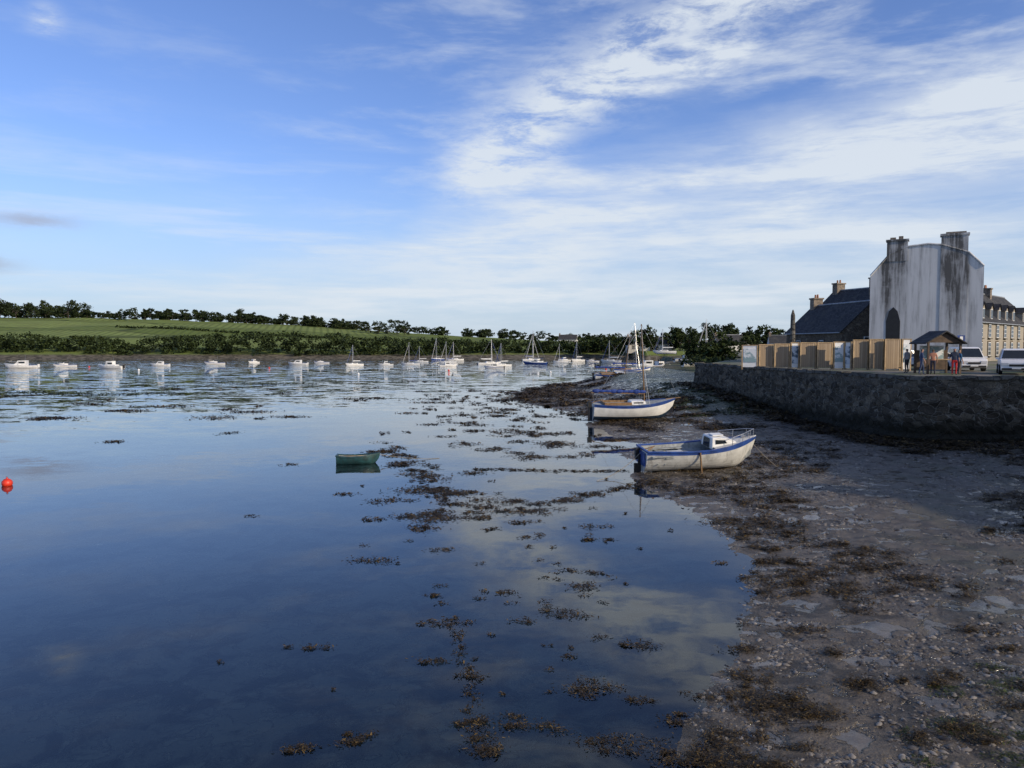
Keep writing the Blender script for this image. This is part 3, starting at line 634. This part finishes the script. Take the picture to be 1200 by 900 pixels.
# ------------------------------------------------------------------ boats
def hull(a,L,B,Hs,Hm,Hb,mats,open_=True,floor=.35,nb=3,ns=22,tw=.72,kd=0.0):
    """bow +x, stern at 0; z=0 keel. mats=(topside,bottom,rail,inside)"""
    J=9
    def half(t): return B/2*(tw+(1-tw)*math.sin(min(1,t/.5)*math.pi/2)) if t<.5 else B/2*max(.02,(1-((t-.5)/.5)**2.4)**.85) if t<1 else .02
    def sheer(t): return Hm+(Hs-Hm)*max(0,1-t/.4)**2+(Hb-Hm)*max(0,(t-.35)/.65)**2
    def keel(t): return .0+ (max(0,(t-.8)/.2)**2.2)*Hb*.5+kd*(1-t)
    def P(t,j,inset=0,sc_=1):
        al=j/J; b=max(.01,half(t)-inset); k=keel(t)+inset; s=sheer(t)
        return (t*L+ al*(.05*L)*max(0,(t-.8)/.2)**2, b*math.sin(al*math.pi/2)**.72, k+(s-k)*(1-math.cos(al*math.pi/2))**.85)
    top,bot,rail,ins=mats
    for sg in (-1,1):
        vs=[]
        for i in range(ns+1):
            for j in range(J+1): x,y,z=P(i/ns,j); vs.append((x,sg*y,z))
        for j in range(J):
            fs=[(i*(J+1)+j,(i+1)*(J+1)+j,(i+1)*(J+1)+j+1,i*(J+1)+j+1) for i in range(ns)]
            a.add(vs,fs,bot if j<nb+1 else (rail if j==J-1 else top),True)
        vs=[];w=.07
        for i in range(ns+1):
            x,y,z=P(i/ns,J); vs+=[(x,sg*(y+.03),z-.03),(x,sg*(y+.03),z+.03),(x,sg*max(0,y-w),z+.03),(x,sg*max(0,y-w),z-.03)]
        a.add(vs,[(4*i+k,4*i+4+k,4*i+4+(k+1)%4,4*i+(k+1)%4) for i in range(ns) for k in range(4)],rail)
        if open_:
            vs=[]
            for i in range(ns):
                t=i/ns; x,y,z=P(t,J); y=max(0,y-.06); fz=min(z-.05,max(floor,keel(t)+.12)); vs+=[(x+(.04 if i==0 else 0),sg*y,z),(x+(.04 if i==0 else 0),sg*y*.93,(z+fz)/2),(x+(.04 if i==0 else 0),sg*y*.75,fz),(x+(.04 if i==0 else 0),0,fz)]
            a.add(vs,[(4*i+k,4*i+4+k,4*i+5+k,4*i+1+k) for i in range(ns-1) for k in range(3)],ins)
        else:
            vs=[]
            for i in range(ns+1):
                x,y,z=P(i/ns,J); vs+=[(x,sg*y*.96,z-.02),(x,0,z+.04)]
            a.add(vs,[(2*i,2*i+2,2*i+3,2*i+1) for i in range(ns)],ins)
    vs=[P(0,j) for j in range(J+1)]; full=[(x,-y,z) for x,y,z in vs[::-1]]+[(x,y,z) for x,y,z in vs[1:]]
    a.add(full,[tuple(range(len(full)))],top)
    if open_: 
        z=P(0,J)[2]; y=P(0,J)[1]; a.add([(.05,-y*.95,z),(.05,y*.95,z),(.05,y*.7,floor),(.05,-y*.7,floor)],[(0,1,2,3)],ins); a.box((.03,0,z+.0),(.1,2*y,.06),rail)
    return sheer,half
def wire(a,p,q,mat='metal',r=.012): a.cyl(p,q,r,r,mat,4,False)
def near_boat():
    p=empty('fishing_boat',(5.75,33.9,.04),(R(5),R(-1.5),R(9)))
    a=Acc(); sh,hf=hull(a,5.1,2.0,1.02,.98,1.32,('whitedirty','whitedirty','blue','grayin'),True,.42,1,26,.74)
    a.box((-.035,0,.62),(.05,1.1,.6),'blue'); a.box((2.6,0,-.06),(4.2,.09,.2),'rubber'); a.build('hull',parent=p)
    a=Acc()
    a.box((1.0,0,.72),(.38,1.75,.05),'grayin'); a.box((2.1,0,.72),(.34,1.75,.05),'grayin'); a.box((1.55,0,.6),(.7,.5,.42),'whitedirty'); 
    for k in (-1,1): a.box((1.2,k*.78,.80),(2.0,.22,.05),'grayin')
    for i in range(7): a.box((.5+i*.33,0,.44),(.05,1.5,.04),'grayin')
    a.cyl((.15,-.3,.95),(.5,-.2,1.15),.03,.03,'mastwood'); a.box((.7,-.5,.55),(.4,.3,.22),'blue')
    a.build('thwarts_and_engine_box',parent=p)
    a=Acc(); vs=[]
    for i in range(12):
        t=.60+.40*i/11; b_=hf(min(t,.999)); e=.255*max(0,(t-.8)/.2)**2; vs+=[(t*5.1+.02+e,-b_*.93,sh(t)+.01),(t*5.1+e,0,sh(t)+.07),(t*5.1+.02+e,b_*.93,sh(t)+.01)]
    a.add(vs,[(3*i+k,3*i+3+k,3*i+4+k,3*i+1+k) for i in range(11) for k in range(2)],'whitedirty'); a.build('foredeck',parent=p)
    a=Acc()
    prof=[(3.0,.95),(4.3,1.12),(4.2,1.25),(3.9,1.36),(3.35,1.46),(3.05,1.46)]
    n=len(prof); w0=[.62,.46,.42,.48,.52,.52]
    a.add([(x,-w,z) for (x,z),w in zip(prof,w0)]+[(x,w,z) for (x,z),w in zip(prof,w0)],[tuple(range(n)),tuple(range(2*n-1,n-1,-1))]+[(i,n+i,n+(i+1)%n,(i+1)%n) for i in range(n)],'white')
    o=a.build('cuddy',parent=p); bv=o.modifiers.new('b','BEVEL'); bv.width=.05; bv.segments=3
    a=Acc()
    for k in (-1,1): a.add([(3.2,k*.585,1.18),(3.75,k*.535,1.2),(3.65,k*.52,1.34),(3.2,k*.55,1.37)],[(0,1,2,3)],'glass')
    a.add([(2.98,-.33,1.0),(2.98,.33,1.0),(3.01,.3,1.40),(3.01,-.3,1.40)],[(0,1,2,3)],'glass')
    a.box((3.45,.0,1.50),(.5,.45,.05),'white'); a.build('cuddy_windows',parent=p)
    a=Acc()
    L_=[(3.9,-.78,1.5),(4.5,-.52,1.58),(5.0,-.2,1.66),(5.25,0,1.68),(5.0,.2,1.66),(4.5,.52,1.58),(3.9,.78,1.5)]
    a.path(L_,.018,'metal'); 
    for x,y,z in L_: a.cyl((x,y,z),(x-.02,y,sh(min(1,x/5.1))),.015,.015,'metal',6)
    a.cyl((5.0,0,1.3),(5.0,0,1.5),.04,.04,'metal'); a.box((4.75,0,1.36),(.2,.12,.1),'metal'); a.build('pulpit_rail',parent=p)
    a=Acc(); a.box((-.1,0,.35),(.14,.05,.85),'rubber'); a.box((-.2,0,.15),(.3,.04,.45),'rubber'); a.cyl((-.05,0,.95),(.6,0,1.1),.025,.02,'mastwood')
    for k in (-1,1): a.cyl((2.3,k*1.03,.95),(2.35,k*1.12,-.02),.04,.04,'mastwood')
    a.box((-.12,.25,.75),(.2,.2,.5),'rubber'); a.build('rudder_and_legs',parent=p)
near_boat()
def rope(name,p,q,sag,r=.015,n=16):
    a=Acc(); pts=[]
    for i in range(n+1):
        f=i/n; z=p[2]+(q[2]-p[2])*f-sag*4*f*(1-f); x=p[0]+(q[0]-p[0])*f; y=p[1]+(q[1]-p[1])*f; z=max(z,float(height(x,y))+.03); pts.append((x,y,z))
    a.path(pts,r,'rope',5); a.build(name)
rope('mooring_rope',(10.85,34.75,1.25),(11.9,34.2,.15),.05,.012); rope('mooring_rope',(5.7,33.8,.9),(3.5,31.5,.02),.2,.012)
def sloop(name,loc,rz,L,B,mh,hullm,boot,strip,sail,heel=0,lean=0,mastm='mastwood',mx=.66,bow=True,Hh=1.35):
    a=Acc(); p=empty(name,loc,(heel,0,rz)); sh,hf=hull(a,L,B,Hh*.92,Hh*.85,Hh*1.15,(hullm,boot,strip,'grayin'),False,0,3,22,.62)
    a.box((L*.45,0,-.1),(L*.7,.1,.3),boot); a.build('hull',parent=p)
    a=Acc(); zc=Hh*.87
    for k in (-1,1): a.box((L*.3,k*B*.28,zc+.1),(L*.34,.05,.2),'mastwood')
    a.box((L*.3,0,zc+.02),(L*.33,B*.53,.06),'grayin'); a.box((L*.13,0,zc+.1),(.05,B*.54,.2),'mastwood')
    a.box((L*.56,0,zc+.14),(L*.2,B*.5,.24),'white',0,(.85,.8))
    for k in (-1,1): a.box((L*.56,k*B*.235,zc+.15),(L*.12,.03,.09),'glass')
    a.build('coaming_and_coachroof',parent=p)
    a=Acc(); mt=(L*mx-lean,0,zc+mh); a.cyl((L*mx,0,zc),mt,.055,.035,mastm,8)
    bz=zc+.75; a.cyl((L*mx,0,bz),(-L*.02,0,bz+.12),.045,.04,mastm,8)
    for i in range(9):
        f=i/8; a.ball((L*mx-.2-f*L*.58,0,bz+.15+f*.08),(L*.055,.12+.03*math.sin(i*2),.13+.03*math.sin(i*1.7)),sail,8,6)
    if bow: a.cyl((L*.93,0,Hh*1.12),(L*1.12,0,Hh*1.2),.04,.03,mastm,8)
    fx=L*(1.10 if bow else 1.0)
    wire(a,mt,(fx,0,Hh*1.18)); wire(a,mt,(.05,0,zc+.1)); 
    for k in (-1,1): wire(a,mt,(L*mx-.1,k*B*.47,zc)); wire(a,(L*mx-lean*.6,0,zc+mh*.6),(L*mx+.1,k*B*.47,zc))
    wire(a,(0,0,bz+.1),(0.1,0,zc)); a.cyl((L*mx-lean*.62-.02,-B*.22,zc+mh*.62),(L*mx-lean*.62-.02,B*.22,zc+mh*.62),.02,.02,mastm,6)
    a.build('mast_and_rigging',parent=p)
    a=Acc(); a.box((-.15,0,.45),(.3,.06,1.1),boot); a.cyl((-.1,0,zc+.1),(.8,0,zc+.35),.03,.025,'mastwood')
    a.box((-.3,-.35,zc+.05),(.28,.3,.4),'rubber'); a.cyl((-.32,-.35,zc-.1),(-.36,-.35,-.0),.06,.05,'rubber'); a.build('rudder_and_outboard',parent=p)
sloop('sailing_dinghy',(5.9,56.5,.12),R(8),6.0,2.1,5.9,'white','navy','blue','sail',R(5),.45)
sloop('sloop',(11.8,110,.25),R(6),6.6,2.3,6.3,'white','navy','blue','sail',R(8),-.7,Hh=1.5)
sloop('sloop',(15.8,121,.5),R(20),6.6,2.3,7.5,'white','navy','blue','sail',R(-3),.2,'alu',Hh=1.5)
p=empty('rowing_punt',(-8.35,36.4,-.12),(R(-2),0,R(7)))
a=Acc(); hull(a,1.95,1.05,.5,.45,.58,('teal','navy','teal','grayin'),True,.16,1,14,.8); a.build('hull',parent=p)
a=Acc(); a.box((.6,0,.36),(.2,.9,.04),'darkwood'); a.box((1.35,0,.38),(.2,.72,.04),'darkwood'); a.cyl((.1,.2,.42),(1.7,.1,.46),.018,.018,'wood',6); a.build('thwarts_and_oar',parent=p)
rope('mooring_rope',(-6.4,36.7,.4),(-3.6,38,.01),.1,.012)
def buoy(x,y,r,m='red'):
    a=Acc(); a.ball((0,0,0),(r,r,r*.95),m,20,14); a.cyl((0,0,r*.85),(0,0,r*1.2),r*.18,r*.14,m,8); 
    for i in range(10): a.cyl((r*.16*math.cos(i*.628),0,r*1.2+r*.16*math.sin(i*.628)),(r*.16*math.cos((i+1)*.628),0,r*1.2+r*.16*math.sin((i+1)*.628)),r*.05,r*.05,'metal',4)
    a.build('mooring_buoy',(x,y,r*.45))
buoy(-20.25,30.6,.2)
for x,y,m in ((-60,190,'red'),(-30,150,'paper'),(-14,170,'red'),(8,160,'paper'),(-85,175,'paper'),(22,180,'red'),(-5,200,'red'),(-110,200,'red')): buoy(x,y,.22,m)
def motor_acc(kind):
    a=Acc(); L=6.6; strip={0:'white',1:'blue',2:'white'}[kind]; sh,hf=hull(a,L,2.4,1.0,.95,1.45,('white','navy',strip,'white'),False,0,1,18,.8)
    z=.97
    if kind==0: prof=[(2.3,z),(5.0,z+.15),(4.4,z+.5),(3.9,z+1.15),(2.1,z+1.2),(2.1,z)]
    elif kind==1: prof=[(2.6,z),(5.6,z+.25),(5.0,z+.45),(4.3,z+.5),(3.7,z+.95),(2.6,z+.95)]
    else: prof=[(1.6,z),(4.6,z+.15),(4.3,z+.6),(4.15,z+1.3),(2.6,z+1.35),(2.6,z+.4),(1.6,z+.4)]
    n=len(prof); a.add([(x,-.82,q) for x,q in prof]+[(x,.82,q) for x,q in prof],[tuple(range(n)),tuple(range(2*n-1,n-1,-1))]+[(i,n+i,n+(i+1)%n,(i+1)%n) for i in range(n)],'white')
    for k in (-1,1): a.box((3.1,k*.83,z+.72),(1.3,.03,.42),'glass')
    a.box((4.1+(.05 if kind!=1 else 0),0,z+.72),(.5,1.4,.4),'glass',0,(.5,1))
    a.box((.9,0,z+.05),(1.5,1.5,.12),'grayin' if kind else 'blue'); a.box((-.25,0,z-.1),(.4,.4,.8),'rubber' if kind else 'white')
    pts=[(3.8,-1.0,z+.8),(5.6,-.6,z+1.0),(6.6,0,z+1.05),(5.6,.6,z+1.0),(3.8,1.0,z+.8)]; a.path(pts,.025,'metal',5)
    for q in pts: a.cyl(q,(q[0],q[1],z+.1),.02,.02,'metal',4,False)
    a.cyl((2.6,0,z+1.2),(2.5,0,z+2.4),.02,.015,'metal',5)
    return a
MB=[motor_acc(k).mesh('motorboat') for k in range(3)]
def yacht_acc(mh,sail):
    a=Acc(); L=8.; hull(a,L,2.6,1.15,1.1,1.5,('white' if sail!='navy' else 'blue','navy','white','white'),False,0,1,18,.6); z=1.12
    a.box((4.3,0,z+.2),(3.2,1.5,.4),'white',0,(.8,.8)); 
    for k in (-1,1): a.box((4.2,k*.7,z+.24),(1.9,.06,.14),'glass')
    a.cyl((4.9,0,z),(4.85,0,z+mh),.08,.06,'alu',6); a.cyl((4.8,0,z+1.1),(1.2,0,z+1.2),.06,.05,'alu',6)
    for i in range(8): a.ball((4.5-i*.45,0,z+1.32),(.32,.14,.16),sail,6,5)
    for q in ((7.9,0,z+.4),(0,0,z)): wire(a,(4.85,0,z+mh),q,'metal',.02)
    for k in (-1,1): wire(a,(4.85,0,z+mh),(4.8,k*1.2,z),'metal',.02)
    a.cyl((4.87,-.8,z+mh*.55),(4.87,.8,z+mh*.55),.025,.025,'alu',5)
    for k in (-1,1): a.path([(1,k*1.1,z+.6),(4,k*1.25,z+.6),(7,k*.5,z+.7)],.015,'metal',4)
    a.cyl((7.6,0,z+.3),(5.1,0,z+mh*.85),.06,.05,'white' if sail!='white' else 'sail',5); a.box((-.15,0,.5),(.3,.06,1.0),'navy')
    return a
YB=[yacht_acc(mh,s).mesh('moored_yacht') for mh,s in ((9.5,'sail'),(8.,'white'),(10.5,'navy'))]
def moor(me,name,u,y,rz,z=-.35,s=1):
    o=bpy.data.objects.new(name,me); sc.collection.objects.link(o); o.location=((u-600)/901*y,y,z); o.rotation_euler=(0,0,rz); o.scale=(s,)*3
for i,(u,y,k,s_,rz) in enumerate([(44,192,0,1.05,195),(90,208,1,.8,215),(144,188,2,.95,172),(198,214,0,.72,185),(264,232,1,.85,200),(303,255,2,.6,240),(360,225,0,.82,178),(386,246,1,.7,195),(461,222,2,.62,190),(515,208,0,.7,15),(590,190,1,.7,185),(620,250,2,.7,-15),(702,270,1,.7,185),(668,285,2,.7,200)]):
    moor(MB[k],'motorboat',u,y,R(rz),s=s_)
for i,(u,y,k) in enumerate([(425,222,1),(492,228,0),(502,265,1),(535,250,0),(560,226,1),(543,295,1),(598,212,1),(612,285,0),(641,232,2),(666,262,0),(684,280,1),(520,305,2),(728,260,1),(846,200,0),(852,230,2),(792,250,1)]):
    moor(YB[k],'moored_yacht',u,y,R(random.choice([200,190,180,20,225,160])),z=-.42 if u<740 else 2.8,s=random.uniform(.6,.92))
for u,y,k,z in ((775,150,0,.9),(800,140,1,1.6),(812,165,2,2.3),(790,170,1,1.9),(760,158,2,.4)): moor(MB[k],'motorboat',u,y,R(random.choice([185,10,30])),z=z,s=.85)
# ------------------------------------------------------------------ sun, sky, camera
SUN_EL=24; sd=Vector((.81,-.585,0)).normalized()*math.cos(R(SUN_EL)); sd.z=math.sin(R(SUN_EL))
L=bpy.data.lights.new('sun','SUN'); L.energy=4.0; L.angle=R(.6); L.color=(1,.84,.62); lo=bpy.data.objects.new('sun',L); sc.collection.objects.link(lo); lo.rotation_euler=sd.to_track_quat('Z','Y').to_euler(); lo.location=(30,-30,40)
W=bpy.data.worlds.new('World'); sc.world=W; W.use_nodes=True; t=NT(W.node_tree); t.n.clear()
sky=t.node('ShaderNodeTexSky',sky_type='NISHITA'); sky.sun_disc=False; sky.sun_elevation=R(SUN_EL); sky.sun_rotation=math.atan2(sd.x,sd.y); sky.altitude=10; sky.air_density=1.0; sky.dust_density=.6; sky.ozone_density=2.5
d=t.node('ShaderNodeTexCoord').outputs['Generated']; s=t.sep(d)
A=t.m('ARCTAN2',s[0],s[1]); E=t.m('ARCSINE',t.m('MINIMUM',t.m('MAXIMUM',s[2],-1.),1.)); v=t.comb(A,E,0)
n1=t.noise(t.mapping(v,(2.4,11,1),rot=(0,0,R(-24))),1.5,10,.62,.25)
n2=t.noise(t.mapping(v,(1.2,8,1),rot=(0,0,R(-13)),loc=(3,2,0)),1.8,9,.6,.25)
n3=t.noise(t.mapping(v,(7,22,1),rot=(0,0,R(-42)),loc=(1,4,0)),1.7,11,.68,.3)
n4=t.noise(t.mapping(v,(1,1.6,1),loc=(5,1,0)),3.2,6,.6,.2)
n5=t.noise(t.mapping(v,(4,24,1),rot=(0,0,R(-16)),loc=(9,4,0)),1.7,11,.66,.3)
wob=t.m('ADD',t.m('MULTIPLY',t.m('SUBTRACT',n1,.5),.12),t.m('MULTIPLY',t.m('SUBTRACT',n4,.5),.14))
l1=t.m('ADD',t.m('MULTIPLY',A,.46),.268); d1=t.m('ADD',t.m('SUBTRACT',E,l1),wob)
g1=t.m('POWER',2.718,t.m('MULTIPLY',t.m('POWER',t.m('ABSOLUTE',t.m('DIVIDE',d1,.048)),2.),-1.))
g1=t.m('MULTIPLY',g1,t.mr(A,-.13,-.03)); c1=t.m('MULTIPLY',g1,t.mr(n3,.34,.60,.12,1.))
l2=t.m('ADD',t.m('MULTIPLY',A,.235),.178); d2=t.m('ADD',t.m('SUBTRACT',E,l2),t.m('ADD',t.m('MULTIPLY',t.m('SUBTRACT',n2,.5),.16),t.m('MULTIPLY',t.m('SUBTRACT',n4,.5),.10)))
band=t.mr(d2,-.03,.05,1,0); lowf=t.mr(d2,-.28,-.03,.5,1.)
leftf=t.mr(A,-.60,.06,.12,1.)
c2=t.m('MULTIPLY',t.m('MULTIPLY',band,leftf),t.m('MULTIPLY',lowf,t.m('MULTIPLY',t.mr(n2,.34,.60,.45,1.),t.mr(n5,.34,.58,.52,1.))))
c3=t.m('MULTIPLY',t.m('MULTIPLY',t.mr(n1,.46,.72,0,.7),t.mr(E,.03,.2)),t.mr(t.m('ADD',A,t.m('MULTIPLY',n4,.6)),-.1,.5,.25,1.))
c4=t.m('MULTIPLY',t.mr(t.noise(t.mapping(v,(1.6,16,1),rot=(0,0,R(4)),loc=(7,0,0)),1.6,8,.6,.2),.48,.68,0,.6),t.mr(E,.30,.06))
def spot(a0,e0,wa,we,amt):
    q=t.m('ADD',t.m('POWER',t.m('ABSOLUTE',t.m('DIVIDE',t.m('SUBTRACT',A,a0),wa)),2.),t.m('POWER',t.m('ABSOLUTE',t.m('DIVIDE',t.m('SUBTRACT',t.m('ADD',E,t.m('MULTIPLY',t.m('SUBTRACT',n3,.5),.03)),e0),we)),2.))
    return t.m('MULTIPLY',t.m('POWER',2.718,t.m('MULTIPLY',q,-1.)),amt)
c5=t.m('MULTIPLY',spot(-.535,.345,.014,.014,1.),t.mr(n3,.35,.65,.1,.8))
cl=t.m('ADD',t.m('ADD',c1,c2),t.m('ADD',c3,t.m('ADD',c4,c5)),clamp=True); cl=t.m('MULTIPLY',cl,.90)
haze=t.mr(E,-.02,.26,.80,0)
base=t.mix(1.,sky.outputs[0],(.92,1.0,1.36),'MULTIPLY')
base=t.mix(haze,base,(3.6,4.7,5.9))
col=t.mix(cl,base,(5.9,6.4,6.95))
pc=spot(-.555,.137,.040,.008,.7); col=t.mix(pc,col,(3.2,3.4,4.2))
pc=spot(-.60,.088,.03,.006,.6); col=t.mix(pc,col,(3.2,3.4,4.2))
bg=t.node('ShaderNodeBackground'); t.l.new(col,bg.inputs[0]); bg.inputs[1].default_value=.125
o=t.node('ShaderNodeOutputWorld'); t.l.new(bg.outputs[0],o.inputs[0])
cam=bpy.data.cameras.new('camera'); cam.sensor_width=36; cam.lens=27.03; cam.clip_end=6000; cam.clip_start=.1
co=bpy.data.objects.new('camera',cam); sc.collection.objects.link(co); co.location=(0,0,5.6); co.rotation_euler=(R(90-2.86),0,0); sc.camera=co
